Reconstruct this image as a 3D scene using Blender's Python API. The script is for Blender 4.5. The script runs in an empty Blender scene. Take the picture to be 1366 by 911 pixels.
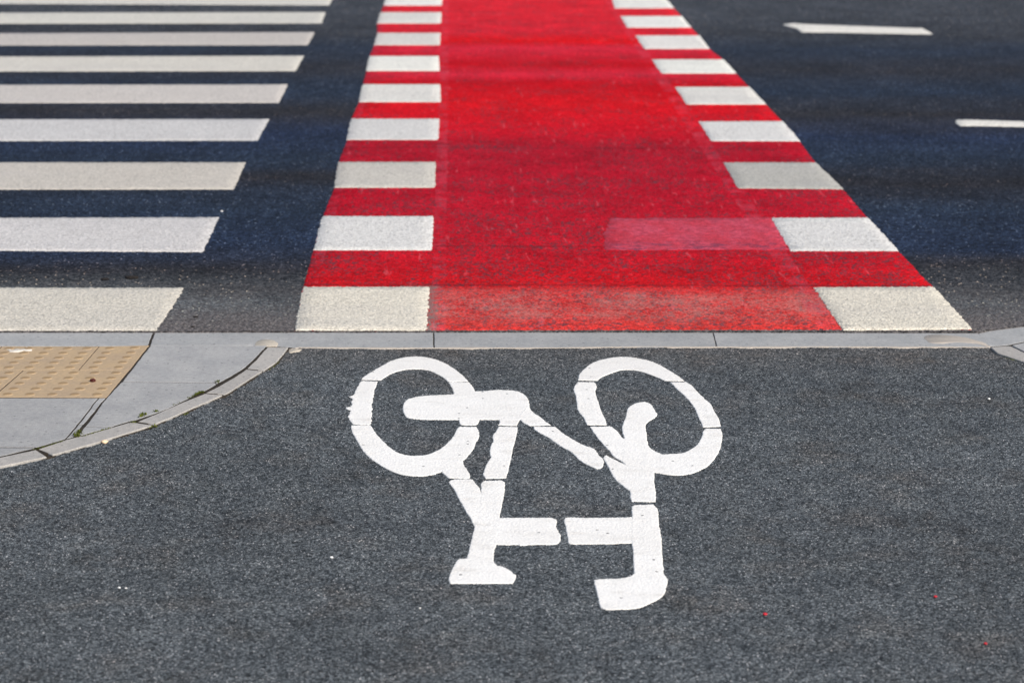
import bpy, bmesh, math, random
from mathutils import Vector, noise
from mathutils.geometry import tessellate_polygon, delaunay_2d_cdt

random.seed(11)
scene = bpy.context.scene
COL = scene.collection

# ------------------------------------------------------------------ layout, metres on the ground (X along the kerb, Y across the road)
BIKE = {'rear_wheel': [[(-0.2969, 7.8387), (-0.2943, 7.8681), (-0.278, 7.9169), (-0.2541, 7.9813), (-0.2321, 8.0358), (-0.2098, 8.091), (-0.1842, 8.1291), (-0.1528, 8.1539), (-0.121, 8.1631), (-0.0889, 8.1543), (-0.0567, 8.1253), (-0.03, 8.0854), (-0.0036, 8.0305), (0.0174, 7.9719), (0.0379, 7.9035), (0.0531, 7.8404), (0.058, 7.8112), (-0.0085, 7.813), (-0.024, 7.8652), (-0.0449, 7.9137), (-0.0712, 7.9607), (-0.0975, 7.98), (-0.1236, 7.982), (-0.1496, 7.9775), (-0.1753, 7.9559), (-0.2003, 7.9172), (-0.2173, 7.8748), (-0.2315, 7.8286)], [(-0.2941, 7.8179), (-0.2428, 7.8119), (-0.246, 7.7501), (-0.2512, 7.6892), (-0.2528, 7.5799), (-0.2512, 7.483), (-0.2486, 7.3885), (-0.2508, 7.3365), (-0.2466, 7.3108), (-0.2515, 7.2998), (-0.2472, 7.2852), (-0.254, 7.2725), (-0.2993, 7.2705), (-0.3126, 7.3051), (-0.3227, 7.351), (-0.3217, 7.3976), (-0.3189, 7.4352), (-0.3302, 7.4598), (-0.3329, 7.4789), (-0.3193, 7.4828), (-0.3156, 7.5116), (-0.3196, 7.5367), (-0.3164, 7.5562), (-0.3182, 7.5894), (-0.3305, 7.6111), (-0.3202, 7.6269), (-0.3145, 7.6588), (-0.3104, 7.7091), (-0.3061, 7.756), (-0.3051, 7.7847)], [(-0.3098, 7.2596), (-0.2504, 7.2652), (-0.2376, 7.206), (-0.2213, 7.1353), (-0.2006, 7.066), (-0.178, 6.9979), (-0.1563, 6.9526), (-0.1306, 6.9244), (-0.1031, 6.9195), (-0.0758, 6.9278), (-0.0486, 6.9595), (-0.0259, 7.0066), (-0.0051, 7.075), (0.0089, 7.1358), (0.0185, 7.2155), (0.0257, 7.2424), (0.0805, 7.2426), (0.087, 7.18), (0.0838, 7.1011), (0.0739, 7.0493), (0.0688, 6.9983), (0.0545, 6.9313), (0.0359, 6.8655), (0.0019, 6.7929), (-0.0426, 6.7326), (-0.0647, 6.7138), (-0.0868, 6.706), (-0.1134, 6.7107), (-0.1403, 6.7247), (-0.1676, 6.753), (-0.1957, 6.8007), (-0.2245, 6.862), (-0.2546, 6.9475), (-0.2738, 7.0316), (-0.291, 7.1177), (-0.3031, 7.188)], [(-0.0059, 7.8026), (0.0605, 7.8029), (0.0704, 7.7576), (0.0799, 7.6805), (0.0818, 7.6206), (0.0142, 7.5907), (0.0108, 7.6441), (0.0068, 7.7003)], [(0.026, 7.352), (0.0898, 7.3522), (0.0873, 7.297), (0.0783, 7.2642), (0.0401, 7.2641), (0.0296, 7.275)]], 'chain_stay': [[(0.0799, 7.6805), (0.1076, 7.6846), (0.1381, 7.6968), (0.1736, 7.701), (0.2087, 7.6911), (0.2307, 7.665), (0.2467, 7.6113), (0.2524, 7.5524), (0.2527, 7.4847), (0.2455, 7.4087), (0.2189, 7.3286), (0.1489, 7.3284), (0.0886, 7.3282), (0.0283, 7.328), (-0.0416, 7.3278), (-0.0898, 7.3314), (-0.1237, 7.3424), (-0.1385, 7.3608), (-0.1476, 7.4075), (-0.1526, 7.4642), (-0.1513, 7.5257), (-0.1399, 7.5764), (-0.1229, 7.6), (-0.0932, 7.6199), (-0.0433, 7.634), (0.0118, 7.6442)]], 'seat_stay': [[(0.0246, 6.8818), (0.0359, 6.8655), (0.038, 6.825), (0.0489, 6.769), (0.056, 6.7061), (0.0528, 6.6828), (-0.0047, 6.6874), (-0.0181, 6.7295), (-0.0249, 6.7563), (-0.0116, 6.8169)], [(-0.0045, 6.6517), (0.0109, 6.6748), (0.064, 6.6748), (0.0682, 6.6517), (0.0786, 6.6013), (0.0858, 6.5413), (0.0888, 6.367), (0.0745, 6.2147), (0.0651, 6.2283), (0.0545, 6.3039), (0.0382, 6.3955), (0.0215, 6.4969), (0.0065, 6.5938)]], 'seat_tube': [[(0.1469, 7.3524), (0.2195, 7.3526), (0.2147, 7.3157), (0.205, 7.2573), (0.1477, 7.2644), (0.1532, 7.3027)], [(0.1498, 7.2463), (0.2069, 7.2393), (0.2022, 7.1538), (0.1957, 7.084), (0.1862, 6.9816), (0.1766, 6.8656), (0.1676, 6.7691), (0.1591, 6.6875), (0.1014, 6.6828), (0.0944, 6.7217), (0.0981, 6.769), (0.1058, 6.8331), (0.1181, 6.8983), (0.1168, 6.9647), (0.1225, 7.0323), (0.1289, 7.0838), (0.1288, 7.136), (0.1392, 7.189)], [(0.0874, 6.6013), (0.0878, 6.6364), (0.0991, 6.6594), (0.1477, 6.6625), (0.1539, 6.644), (0.1536, 6.5862), (0.1486, 6.4969), (0.1401, 6.3954), (0.1333, 6.3066), (0.1196, 6.0781), (0.1145, 6.0176), (0.1106, 5.9482), (0.1147, 5.911), (0.0788, 5.8804), (0.043, 5.9297), (0.0432, 5.9584), (0.0462, 6.005), (0.0527, 6.0691), (0.0596, 6.161), (0.0651, 6.2283), (0.0782, 6.367), (0.0858, 6.5413)]], 'saddle': [[(0.0432, 5.9584), (0.1148, 5.9172), (0.1185, 5.9023), (0.134, 5.8925), (0.1492, 5.868), (0.1602, 5.8377), (0.1658, 5.8256), (0.1631, 5.7958), (0.1564, 5.7626), (0.0774, 5.7629), (0.0003, 5.7631), (-0.0036, 5.7844), (-0.0028, 5.8141), (0.0042, 5.8684), (0.0141, 5.9298), (0.0201, 5.9509), (0.03, 5.9584)]], 'top_tube': [[(0.13, 6.3066), (0.1677, 6.3066), (0.2097, 6.3079), (0.2768, 6.3065), (0.2866, 6.2898), (0.2872, 6.2553), (0.284, 6.228), (0.2885, 6.1875), (0.292, 6.154), (0.2889, 6.1012), (0.2819, 6.0817), (0.2634, 6.0752), (0.2229, 6.0753), (0.2025, 6.0714), (0.1841, 6.0663), (0.1783, 6.0754), (0.1458, 6.0715), (0.1176, 6.0781), (0.1113, 6.1877)], [(0.3103, 6.2995), (0.3192, 6.3106), (0.3904, 6.3064), (0.496, 6.3132), (0.4981, 6.2278), (0.4857, 6.0878), (0.4784, 6.0878), (0.4263, 6.0814), (0.3693, 6.0789), (0.3165, 6.079), (0.312, 6.0947), (0.3116, 6.1474), (0.3104, 6.228)]], 'down_tube': [[(0.2123, 7.3526), (0.2487, 7.5135), (0.2564, 7.4465), (0.2671, 7.3994), (0.2809, 7.3621), (0.2955, 7.3122), (0.3119, 7.2648), (0.2456, 7.2574), (0.2298, 7.2883), (0.2189, 7.3286)], [(0.2571, 7.243), (0.2768, 7.2467), (0.3267, 7.2396), (0.3368, 7.1984), (0.3577, 7.1365), (0.3829, 7.0757), (0.4082, 7.0243), (0.4279, 7.0022), (0.4373, 6.9652), (0.4417, 6.9235), (0.4512, 6.8905), (0.45, 6.8334), (0.4408, 6.7932), (0.4266, 6.782), (0.4061, 6.8173), (0.3819, 6.874), (0.3589, 6.9651), (0.3296, 7.0327), (0.3005, 7.1189), (0.2743, 7.1751), (0.2613, 7.2107)]], 'front_wheel': [[(0.4261, 7.8317), (0.4343, 7.9097), (0.4485, 7.9634), (0.4674, 8.0221), (0.4917, 8.0794), (0.5205, 8.1174), (0.5544, 8.1468), (0.5873, 8.1605), (0.6245, 8.1562), (0.6551, 8.1361), (0.6849, 8.1072), (0.7127, 8.0585), (0.7339, 7.9973), (0.7544, 7.9327), (0.7704, 7.8795), (0.7809, 7.8249), (0.7166, 7.8267), (0.6969, 7.8686), (0.6745, 7.9109), (0.6465, 7.9536), (0.6167, 7.975), (0.5853, 7.9749), (0.5574, 7.9488), (0.5288, 7.9102), (0.5057, 7.8719), (0.4903, 7.8299)], [(0.4222, 7.8046), (0.4786, 7.8048), (0.4826, 7.7594), (0.4751, 7.6821), (0.4749, 7.5924), (0.4775, 7.4854), (0.4803, 7.4094), (0.4855, 7.3348), (0.4862, 7.2689), (0.4261, 7.2669), (0.4187, 7.3532), (0.4065, 7.447), (0.4065, 7.5432), (0.4074, 7.6417), (0.4043, 7.702), (0.4109, 7.7529)], [(0.4344, 7.2434), (0.4993, 7.249), (0.5092, 7.2166), (0.5181, 7.1721), (0.5222, 7.1281), (0.5302, 7.1072), (0.5656, 7.016), (0.5531, 6.8498), (0.5196, 6.8254), (0.5043, 6.866), (0.4847, 6.9153), (0.4788, 6.9652), (0.4645, 7.0329), (0.4505, 7.1105), (0.4404, 7.1808)], [(0.7328, 7.806), (0.7868, 7.8062), (0.8004, 7.7608), (0.8091, 7.6935), (0.8243, 7.5937), (0.8372, 7.5253), (0.8386, 7.4675), (0.8418, 7.3824), (0.8446, 7.3174), (0.8413, 7.2517), (0.7845, 7.2407), (0.7846, 7.2989), (0.7823, 7.3728), (0.7819, 7.4673), (0.7745, 7.5445), (0.7629, 7.6331), (0.7492, 7.7034)], [(0.5928, 7.0076), (0.611, 6.9738), (0.6328, 6.9321), (0.6657, 6.9404), (0.6941, 6.9488), (0.7181, 6.9824), (0.744, 7.0334), (0.7617, 7.0937), (0.774, 7.155), (0.7818, 7.1994), (0.7923, 7.2227), (0.8382, 7.2228), (0.8351, 7.1551), (0.8232, 7.0678), (0.8043, 6.9657), (0.7785, 6.8745), (0.7535, 6.8095), (0.7266, 6.7663), (0.6964, 6.7331), (0.6636, 6.7173), (0.6328, 6.722), (0.6073, 6.7377), (0.591, 6.7456), (0.5663, 6.7853)]], 'fork': [[(0.5302, 7.1072), (0.5299, 7.1721), (0.5334, 7.2437), (0.5447, 7.3166), (0.5572, 7.3909), (0.5636, 7.4475), (0.5769, 7.4954), (0.5996, 7.5341), (0.6255, 7.5479), (0.6413, 7.5285), (0.6495, 7.4764), (0.6515, 7.4288), (0.6556, 7.4006), (0.6476, 7.3631), (0.6245, 7.3168), (0.6088, 7.271), (0.6034, 7.1901), (0.5989, 7.0847), (0.5991, 7.0161), (0.6103, 6.9654), (0.593, 6.7535), (0.5852, 6.6752), (0.5819, 6.6183), (0.5815, 6.5863), (0.5775, 6.5115), (0.5717, 6.4557), (0.5067, 6.4601), (0.505, 6.4968), (0.5071, 6.5562), (0.4983, 6.5862), (0.4878, 6.6242), (0.4771, 6.6626), (0.4677, 6.7219), (0.4628, 6.7852), (0.4578, 6.8497), (0.454, 6.8987), (0.4598, 6.9186), (0.4667, 6.9202), (0.4786, 6.8905), (0.4988, 6.853), (0.5147, 6.8206), (0.5071, 6.8742)]], 'handlebar': [[(0.503, 6.4095), (0.5104, 6.4239), (0.5643, 6.4282), (0.5716, 6.388), (0.5697, 6.3244), (0.5638, 6.2277), (0.5597, 6.1205), (0.5508, 5.9912), (0.5455, 5.8914), (0.5416, 5.8366), (0.5477, 5.7946), (0.5395, 5.7357), (0.5309, 5.6893), (0.5161, 5.6493), (0.4906, 5.6154), (0.4616, 5.582), (0.4271, 5.571), (0.3782, 5.569), (0.3678, 5.5823), (0.3645, 5.6215), (0.3641, 5.6783), (0.3624, 5.7479), (0.3628, 5.7892), (0.3923, 5.7951), (0.4275, 5.7986), (0.4518, 5.8128), (0.4642, 5.8332), (0.4683, 5.8672), (0.4748, 5.9662), (0.4793, 6.0554), (0.4784, 6.0878), (0.496, 6.3132)]]}
LEFT = [[(-0.5634, 8.5148), (-0.0887, 8.5183), (-0.0847, 9.278), (-0.579, 9.273)], [(-0.5796, 10.0208), (-0.0807, 10.0272), (-0.0801, 10.8157), (-0.5809, 10.8078)], [(-0.5658, 11.5792), (-0.0795, 11.5883), (-0.0789, 12.3636), (-0.5803, 12.3528)], [(-0.5686, 13.1284), (-0.0732, 13.1405), (-0.0672, 13.9433), (-0.5784, 13.9293)], [(-0.5607, 14.6632), (-0.064, 14.6782), (-0.0723, 15.5105), (-0.5676, 15.494)], [(-0.5682, 16.2128), (-0.0794, 16.2303), (-0.0878, 17.0726), (-0.5759, 17.0536)], [(-0.5654, 17.7649), (-0.0833, 17.7849), (-0.0831, 18.6058), (-0.5663, 18.5842)], [(-0.5898, 19.3099), (-0.083, 19.334), (-0.0829, 20.2083), (-0.5879, 20.1827)], [(-0.5769, 20.8024), (-0.0835, 20.8286), (-0.0804, 21.5791), (-0.573, 21.5791)]]
RIGHT = [[(1.905, 8.5691), (1.4276, 8.5462), (1.4284, 9.2848), (1.9068, 9.3023)], [(1.8998, 10.0347), (1.4373, 10.0288), (1.4561, 10.7946), (1.9007, 10.811)], [(1.9088, 11.5778), (1.3976, 11.5985), (1.4116, 12.381), (1.8944, 12.3914)], [(1.9148, 13.134), (1.4268, 13.1331), (1.4323, 13.8707), (1.9224, 13.8993)], [(1.9191, 14.629), (1.4301, 14.6145), (1.4353, 15.4284), (1.9153, 15.4441)], [(1.9122, 16.1654), (1.4085, 16.1476), (1.406, 16.9268), (1.9141, 16.9463)], [(1.8829, 17.6213), (1.4062, 17.6019), (1.4059, 18.4844), (1.8989, 18.5061)], [(1.8928, 19.1106), (1.3854, 19.0871), (1.394, 19.9691), (1.9006, 19.9942)], [(1.9007, 20.6858), (1.393, 20.6594), (1.4237, 21.5791), (1.9042, 21.5791)]]
ZEBRA = [[(-4.7, 8.4791), (-1.061, 8.5052), (-1.0413, 9.2613), (-4.7, 9.2244)], [(-4.7, 10.0614), (-1.0419, 9.9824), (-1.0476, 10.7816), (-4.7, 10.6684)], [(-4.7, 11.4498), (-1.047, 11.5317), (-1.0557, 12.3426), (-4.7, 12.257)], [(-4.7, 12.9757), (-1.0564, 13.1001), (-1.0501, 13.9164), (-4.7, 13.7875)], [(-4.7, 14.5004), (-1.0453, 14.6249), (-1.0481, 15.4856), (-4.7, 15.3266)], [(-4.7, 16.0343), (-1.0433, 16.204), (-1.0382, 17.072), (-4.7, 16.8422)], [(-4.7, 17.5832), (-1.0505, 17.7594), (-1.0479, 18.6383), (-4.7, 18.3421)], [(-4.7, 19.1128), (-1.0332, 19.3121), (-1.0438, 20.1912), (-4.7, 19.9367)], [(-4.7, 20.8111), (-1.0472, 20.8111), (-1.0472, 21.5791), (-4.7, 21.5791)]]
CROSSING = [[(-0.5634, 8.5148), (-0.579, 9.273), (-0.5796, 10.0208), (-0.5809, 10.8078), (-0.5658, 11.5792), (-0.5803, 12.3528), (-0.5686, 13.1284), (-0.5784, 13.9293), (-0.5607, 14.6632), (-0.5676, 15.494), (-0.5682, 16.2128), (-0.5759, 17.0536), (-0.5654, 17.7649), (-0.5663, 18.5842), (-0.5898, 19.3099), (-0.5879, 20.1827), (-0.5769, 20.8024), (-0.573, 21.5791)], [(1.905, 8.5691), (1.9068, 9.3023), (1.8998, 10.0347), (1.9007, 10.811), (1.9088, 11.5778), (1.8944, 12.3914), (1.9148, 13.134), (1.9224, 13.8993), (1.9191, 14.629), (1.9153, 15.4441), (1.9122, 16.1654), (1.9141, 16.9463), (1.8829, 17.6213), (1.8989, 18.5061), (1.8928, 19.1106), (1.9006, 19.9942), (1.9007, 20.6858), (1.9042, 21.5791)]]
PATCH = [(0.6425, 10.0369), (1.4378, 10.0553), (1.4611, 10.8036), (0.7157, 10.792), (0.686, 10.5344), (0.6632, 10.2713)]
DASH = [[(2.6612, 19.3696), (2.7524, 19.4776), (2.8939, 19.3953), (3.7335, 19.143), (3.7381, 18.9157), (3.7319, 18.7069), (3.4636, 18.7363), (3.0297, 18.8), (2.7277, 18.8142), (2.7224, 19.0964)], [(2.9364, 13.9303), (2.9571, 13.9934), (3.0126, 14.0028), (3.3405, 13.9413), (4.5284, 13.697), (4.4568, 13.4727), (3.2904, 13.725), (2.9294, 13.761), (2.9252, 13.8373)]]
KERB = [[(-2.1316, 8.5183), (-1.0752, 8.5271), (-1.0691, 8.3164), (-2.0938, 8.3041)], [(-1.0671, 8.5272), (-0.0655, 8.5296), (-0.0616, 8.2944), (-0.5284, 8.2915), (-0.5711, 8.3003), (-0.6653, 8.327), (-1.0593, 8.3244)], [(-0.0606, 8.5296), (0.9505, 8.5333), (0.94, 8.3065), (-0.0568, 8.2945)], [(0.9541, 8.5333), (1.9196, 8.5318), (1.9237, 8.4438), (1.9206, 8.3448), (1.9133, 8.3138), (0.944, 8.3065)], [(1.9196, 8.5266), (2.0001, 8.5877), (2.1142, 8.6444), (2.2668, 8.7341), (2.2047, 8.4814), (2.0585, 8.4038), (1.9823, 8.3463), (1.9199, 8.3287)]]
TACTILE = [[(-1.5712, 8.2813), (-1.2348, 8.28), (-1.2556, 7.9379), (-1.5983, 7.9361)], [(-1.232, 8.28), (-1.0612, 8.2981), (-1.084, 7.9398), (-1.2526, 7.9379)], [(-1.4366, 7.9317), (-1.0846, 7.9346), (-1.1107, 7.5742), (-1.4735, 7.5776)], [(-1.905, 8.2791), (-1.5744, 8.2812), (-1.6015, 7.9361), (-1.9375, 7.9344)], [(-1.7863, 7.93), (-1.4406, 7.9317), (-1.4783, 7.5776), (-1.8237, 7.5763)]]
SLAB = {'corner': [(-1.0539, 8.2959), (-0.6482, 8.2974), (-0.6526, 8.2719), (-0.6707, 8.1423), (-0.6973, 7.9839), (-0.7318, 7.8694), (-0.7733, 7.7557), (-0.7764, 7.7714), (-1.0852, 7.783)], 'middle': [(-1.0868, 7.776), (-0.7782, 7.7643), (-0.7741, 7.7469), (-0.7999, 7.6687), (-0.8434, 7.573), (-0.8972, 7.4408), (-0.94, 7.3644), (-0.9833, 7.2992), (-0.9974, 7.2902), (-1.0402, 7.2301), (-1.0397, 7.2229), (-1.1245, 7.2235), (-1.1077, 7.5704)], 'tip': [(-1.1257, 7.2174), (-1.0418, 7.2168), (-1.0785, 7.1785), (-1.1254, 7.122), (-1.1318, 7.1184)], 'sliver': [(-1.1324, 7.5646), (-1.1127, 7.5666), (-1.1366, 7.2445), (-1.1498, 7.2436)], 'sliver_end': [(-1.1503, 7.2375), (-1.1375, 7.2384), (-1.1455, 7.104), (-1.1608, 7.0829)], 'large': [(-1.8091, 7.5649), (-1.1363, 7.5646), (-1.1653, 7.0812), (-1.2344, 6.9914), (-1.8014, 6.9888)], 'low': [(-1.8, 6.9831), (-1.2406, 6.9815), (-1.3278, 6.8916), (-1.4398, 6.7915), (-1.5531, 6.7146), (-1.7481, 6.595)]}
EDGING = [[(-0.6445, 8.2719), (-0.6632, 8.1183), (-0.6889, 7.9631), (-0.6311, 7.9406), (-0.596, 8.0643), (-0.571, 8.2677)], [(-0.6913, 7.9516), (-0.7234, 7.8357), (-0.764, 7.7142), (-0.7946, 7.6367), (-0.7338, 7.6201), (-0.727, 7.6329), (-0.6721, 7.8116), (-0.6363, 7.9292)], [(-0.7978, 7.626), (-0.8626, 7.5064), (-0.9297, 7.3644), (-0.9716, 7.2797), (-0.9185, 7.249), (-0.8492, 7.3828), (-0.798, 7.4904), (-0.7406, 7.6074)], [(-0.9918, 7.2747), (-1.0597, 7.188), (-1.124, 7.1127), (-1.1619, 7.0682), (-1.2265, 6.9682), (-1.1759, 6.9081), (-1.0767, 7.0265), (-0.9763, 7.1657), (-0.9235, 7.2364)], [(-1.2332, 6.9611), (-1.2794, 6.9184), (-1.3254, 6.8779), (-1.4484, 6.7711), (-1.4434, 6.6759), (-1.3082, 6.7833), (-1.2669, 6.8192), (-1.1904, 6.887)], [(1.9124, 8.2925), (1.983, 8.309), (1.9895, 8.301), (2.0134, 8.2106), (2.0769, 7.9632), (2.0365, 7.799), (1.9811, 8.071), (1.9639, 8.1121), (1.918, 8.2061)]]
SMALLSLAB = [(1.9971, 8.3192), (2.048, 8.3601), (2.1942, 8.4402), (2.0819, 7.9838), (2.0182, 8.2314)]
PATHEDGE = [(-1.4461, 6.6878), (-1.3107, 6.7951), (-1.2693, 6.8311), (-1.1926, 6.8988), (-1.1781, 6.9199), (-1.0786, 7.0382), (-0.978, 7.1774), (-0.9252, 7.248), (-0.9201, 7.2607), (-0.8507, 7.3944), (-0.7994, 7.5019), (-0.7418, 7.6188), (-0.735, 7.6315), (-0.7282, 7.6443), (-0.6732, 7.8229), (-0.6373, 7.9403), (-0.6321, 7.9518), (-0.5968, 8.0753), (-0.5719, 8.2785), (-0.5661, 8.2635), (-0.5312, 8.2941), (-0.3465, 8.2896), (-0.109, 8.2866), (0.1023, 8.2947), (0.261, 8.2912), (0.4201, 8.2967), (0.6599, 8.3119), (0.939, 8.3091), (1.1659, 8.3128), (1.38, 8.3165), (1.5932, 8.3132), (1.7812, 8.3167), (1.9111, 8.3107), (1.9182, 8.3139), (1.9242, 8.2323), (1.9452, 8.1805), (1.9701, 8.1371), (1.9875, 8.0968), (2.0436, 7.8259)]
PATHN = [19, 14, 6]
ROADEDGE = [(-4.0082, 8.4888), (-2.1557, 8.5081), (-1.6213, 8.5143), (-1.0842, 8.5182), (-0.5451, 8.5233), (0.1049, 8.5292), (0.8126, 8.5331), (1.4968, 8.5393), (1.8807, 8.5385), (1.9231, 8.5315), (1.9472, 8.5573), (1.9962, 8.5821), (2.1127, 8.6389), (2.2652, 8.7287)]
MORTAR = [[(-0.6903, 8.3213), (-0.6912, 8.3716), (-0.6808, 8.4022), (-0.6585, 8.4176), (-0.634, 8.4025), (-0.6181, 8.3772), (-0.6102, 8.3369), (-0.6135, 8.3118), (-0.6505, 8.3096)], [(-0.5678, 8.2329), (-0.564, 8.2624), (-0.5562, 8.2843), (-0.5415, 8.2725), (-0.5228, 8.2676), (-0.5302, 8.238), (-0.5455, 8.2252), (-0.5608, 8.2134)]]
SANDSTAIN = [(1.7104, 8.4676), (1.739, 8.5043), (1.7889, 8.5015), (1.848, 8.4737), (1.8818, 8.4294), (1.9059, 8.3864), (1.9192, 8.3277), (1.9094, 8.2955), (1.8986, 8.3306), (1.8778, 8.3659), (1.8478, 8.3809), (1.8014, 8.3857), (1.7499, 8.365), (1.714, 8.375)]
SMEAR = [(-1.5495, 8.2314), (-1.5367, 8.2364), (-1.5227, 8.2217), (-1.5147, 8.2414), (-1.5016, 8.2317), (-1.4873, 8.2416), (-1.4875, 8.2692), (-1.4747, 8.2614), (-1.4659, 8.2368), (-1.4571, 8.2319), (-1.4569, 8.2104), (-1.4724, 8.2074), (-1.4849, 8.2141), (-1.4957, 8.1975), (-1.5059, 8.1906), (-1.5293, 8.1944), (-1.5378, 8.2168)]
SPOT = {'seed': (-1.1828, 7.7816), 'pale_pebble': (-1.0446, 7.058), 'red1': (0.7616, 5.5267), 'red2': (1.2003, 5.653), 'red3': (1.2539, 5.3237), 'lump1': (-0.9439, 8.7517), 'lump2': (-0.9383, 8.5914), 'lump3': (-1.2684, 9.4509), 'lump4': (-1.3712, 9.4209), 'white1': (-0.3073, 5.9631), 'white2': (-0.0743, 5.5744), 'white3': (-0.8058, 5.7241), 'white4': (-0.8228, 5.727), 'white5': (1.753, 7.5828), 'white6': (-1.0481, 10.9324), 'white7': (-1.0186, 6.8349)}
MOSS = [[(-1.1397, 7.1012), (-1.1351, 7.1198), (-1.1331, 7.1667)], [(-0.9888, 7.2626), (-0.9752, 7.2762)], [(-0.9693, 7.331), (-0.964, 7.3706), (-0.9543, 7.3547)], [(-0.9328, 7.3907), (-0.8681, 7.5087)], [(-0.848, 7.566), (-0.7949, 7.6721)], [(-0.7774, 7.77), (-0.768, 7.7855)], [(-1.3279, 6.8918), (-1.3015, 6.9059)], [(-1.2402, 6.9591), (-1.2014, 7.0059), (-1.1657, 7.0606)], [(-0.9261, 7.207), (-0.9029, 7.2243)], [(-1.1223, 7.1012), (-1.0427, 7.2105)], [(-0.8367, 7.3621), (-0.8238, 7.3861)], [(1.9256, 8.1461), (1.9657, 8.0695)], [(-0.6105, 7.9393), (-0.5788, 8.127)]]
CAM = [[0.025317, 0.972743, -0.2305], [0.999678, -0.02428, 0.007335], [-0.001539, 0.230612, 0.973045], 1.9844]
FOCUS = 7.488

# ------------------------------------------------------------------ helpers
def tag(o, label=None, cat=None, group=None, kind=None):
    if label: o['label'] = label
    if cat: o['category'] = cat
    if group: o['group'] = group
    if kind or cat: o['kind'] = kind or 'thing'
    return o

def empty(name, loc=(0, 0, 0)):
    o = bpy.data.objects.new(name, None)
    o.empty_display_size = .1
    COL.objects.link(o)
    o.location = loc
    return o

def link(name, bm, mat, parent=None, smooth=True, sharp=None, diced=False):
    me = bpy.data.meshes.new(name)
    bmesh.ops.recalc_face_normals(bm, faces=bm.faces)
    for f in bm.faces:
        f.smooth = smooth
        if diced and f.normal.z < -.3: f.normal_flip()
    bm.to_mesh(me); bm.free()
    o = bpy.data.objects.new(name, me)
    COL.objects.link(o)
    me.materials.append(mat)
    if parent:
        o.parent = parent
        o.matrix_parent_inverse = parent.matrix_basis.inverted()
    if diced:
        m = o.modifiers.new('dice', 'SUBSURF')
        m.subdivision_type = 'SIMPLE'
        m.levels = 0; m.render_levels = 1
        o.cycles.use_adaptive_subdivision = True
        o.cycles.dicing_rate = diced
    return o

def area(pts):
    return .5 * sum(a[0] * b[1] - b[0] * a[1] for a, b in zip(pts, pts[1:] + pts[:1]))

def ccw(pts):
    return list(pts) if area(pts) > 0 else list(pts)[::-1]

def smooth_outline(pts, step=.006, corner=55):
    """closed Catmull-Rom through pts, tangents die at real corners"""
    P = [Vector(q) for q in pts]
    n = len(P); tan = []
    for i in range(n):
        a, b, c = P[i - 1], P[i], P[(i + 1) % n]
        d0, d1 = (b - a), (c - b)
        ang = math.degrees(d0.angle(d1)) if d0.length > 1e-6 and d1.length > 1e-6 else 0
        t = (c - a).normalized() if (c - a).length > 1e-6 else Vector((0, 0))
        tan.append(t * (0 if ang > corner else 1))
    out = []
    for i in range(n):
        a, b = P[i], P[(i + 1) % n]
        L = (b - a).length
        k = max(1, int(L / step))
        for j in range(k):
            s = j / k
            h00 = 2*s**3 - 3*s**2 + 1; h10 = s**3 - 2*s**2 + s; h01 = -2*s**3 + 3*s**2; h11 = s**3 - s**2
            out.append(a * h00 + tan[i] * L * h10 + b * h01 + tan[(i + 1) % n] * L * h11)
    return out

def straight_outline(pts, step=.01):
    out = []; n = len(pts)
    for i in range(n):
        a, b = Vector(pts[i]), Vector(pts[(i + 1) % n])
        k = max(1, int((b - a).length / step))
        out += [a.lerp(b, j / k) for j in range(k)]
    return out

def rough(pts, amp, freq=70, seed=0.0):
    out = []
    for q in pts:
        v = noise.noise_vector(Vector((q.x * freq, q.y * freq, seed)))
        w = noise.noise_vector(Vector((q.x * freq * .3, q.y * freq * .3, seed + 9)))
        out.append(Vector((q.x + amp * (v.x + .6 * w.x), q.y + amp * (v.y + .6 * w.y))))
    return out

def inset(pts, d):
    n = len(pts); out = []
    for i in range(n):
        a, b, c = pts[i - 1], pts[i], pts[(i + 1) % n]
        d0 = (b - a); d1 = (c - b)
        if d0.length < 1e-7: d0 = d1
        if d1.length < 1e-7: d1 = d0
        n0 = Vector((-d0.y, d0.x)).normalized(); n1 = Vector((-d1.y, d1.x)).normalized()
        m = n0 + n1
        if m.length < .2: m = n0
        m.normalize()
        k = min(1.6, 1 / max(.4, m.dot(n0)))
        out.append(b + m * d * k)
    return out

def inside(x, y, ring):
    c = False; n = len(ring); j = n - 1
    for i in range(n):
        xi, yi = ring[i]; xj, yj = ring[j]
        if (yi > y) != (yj > y) and x < (xj - xi) * (y - yi) / (yj - yi) + xi: c = not c
        j = i
    return c

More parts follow.
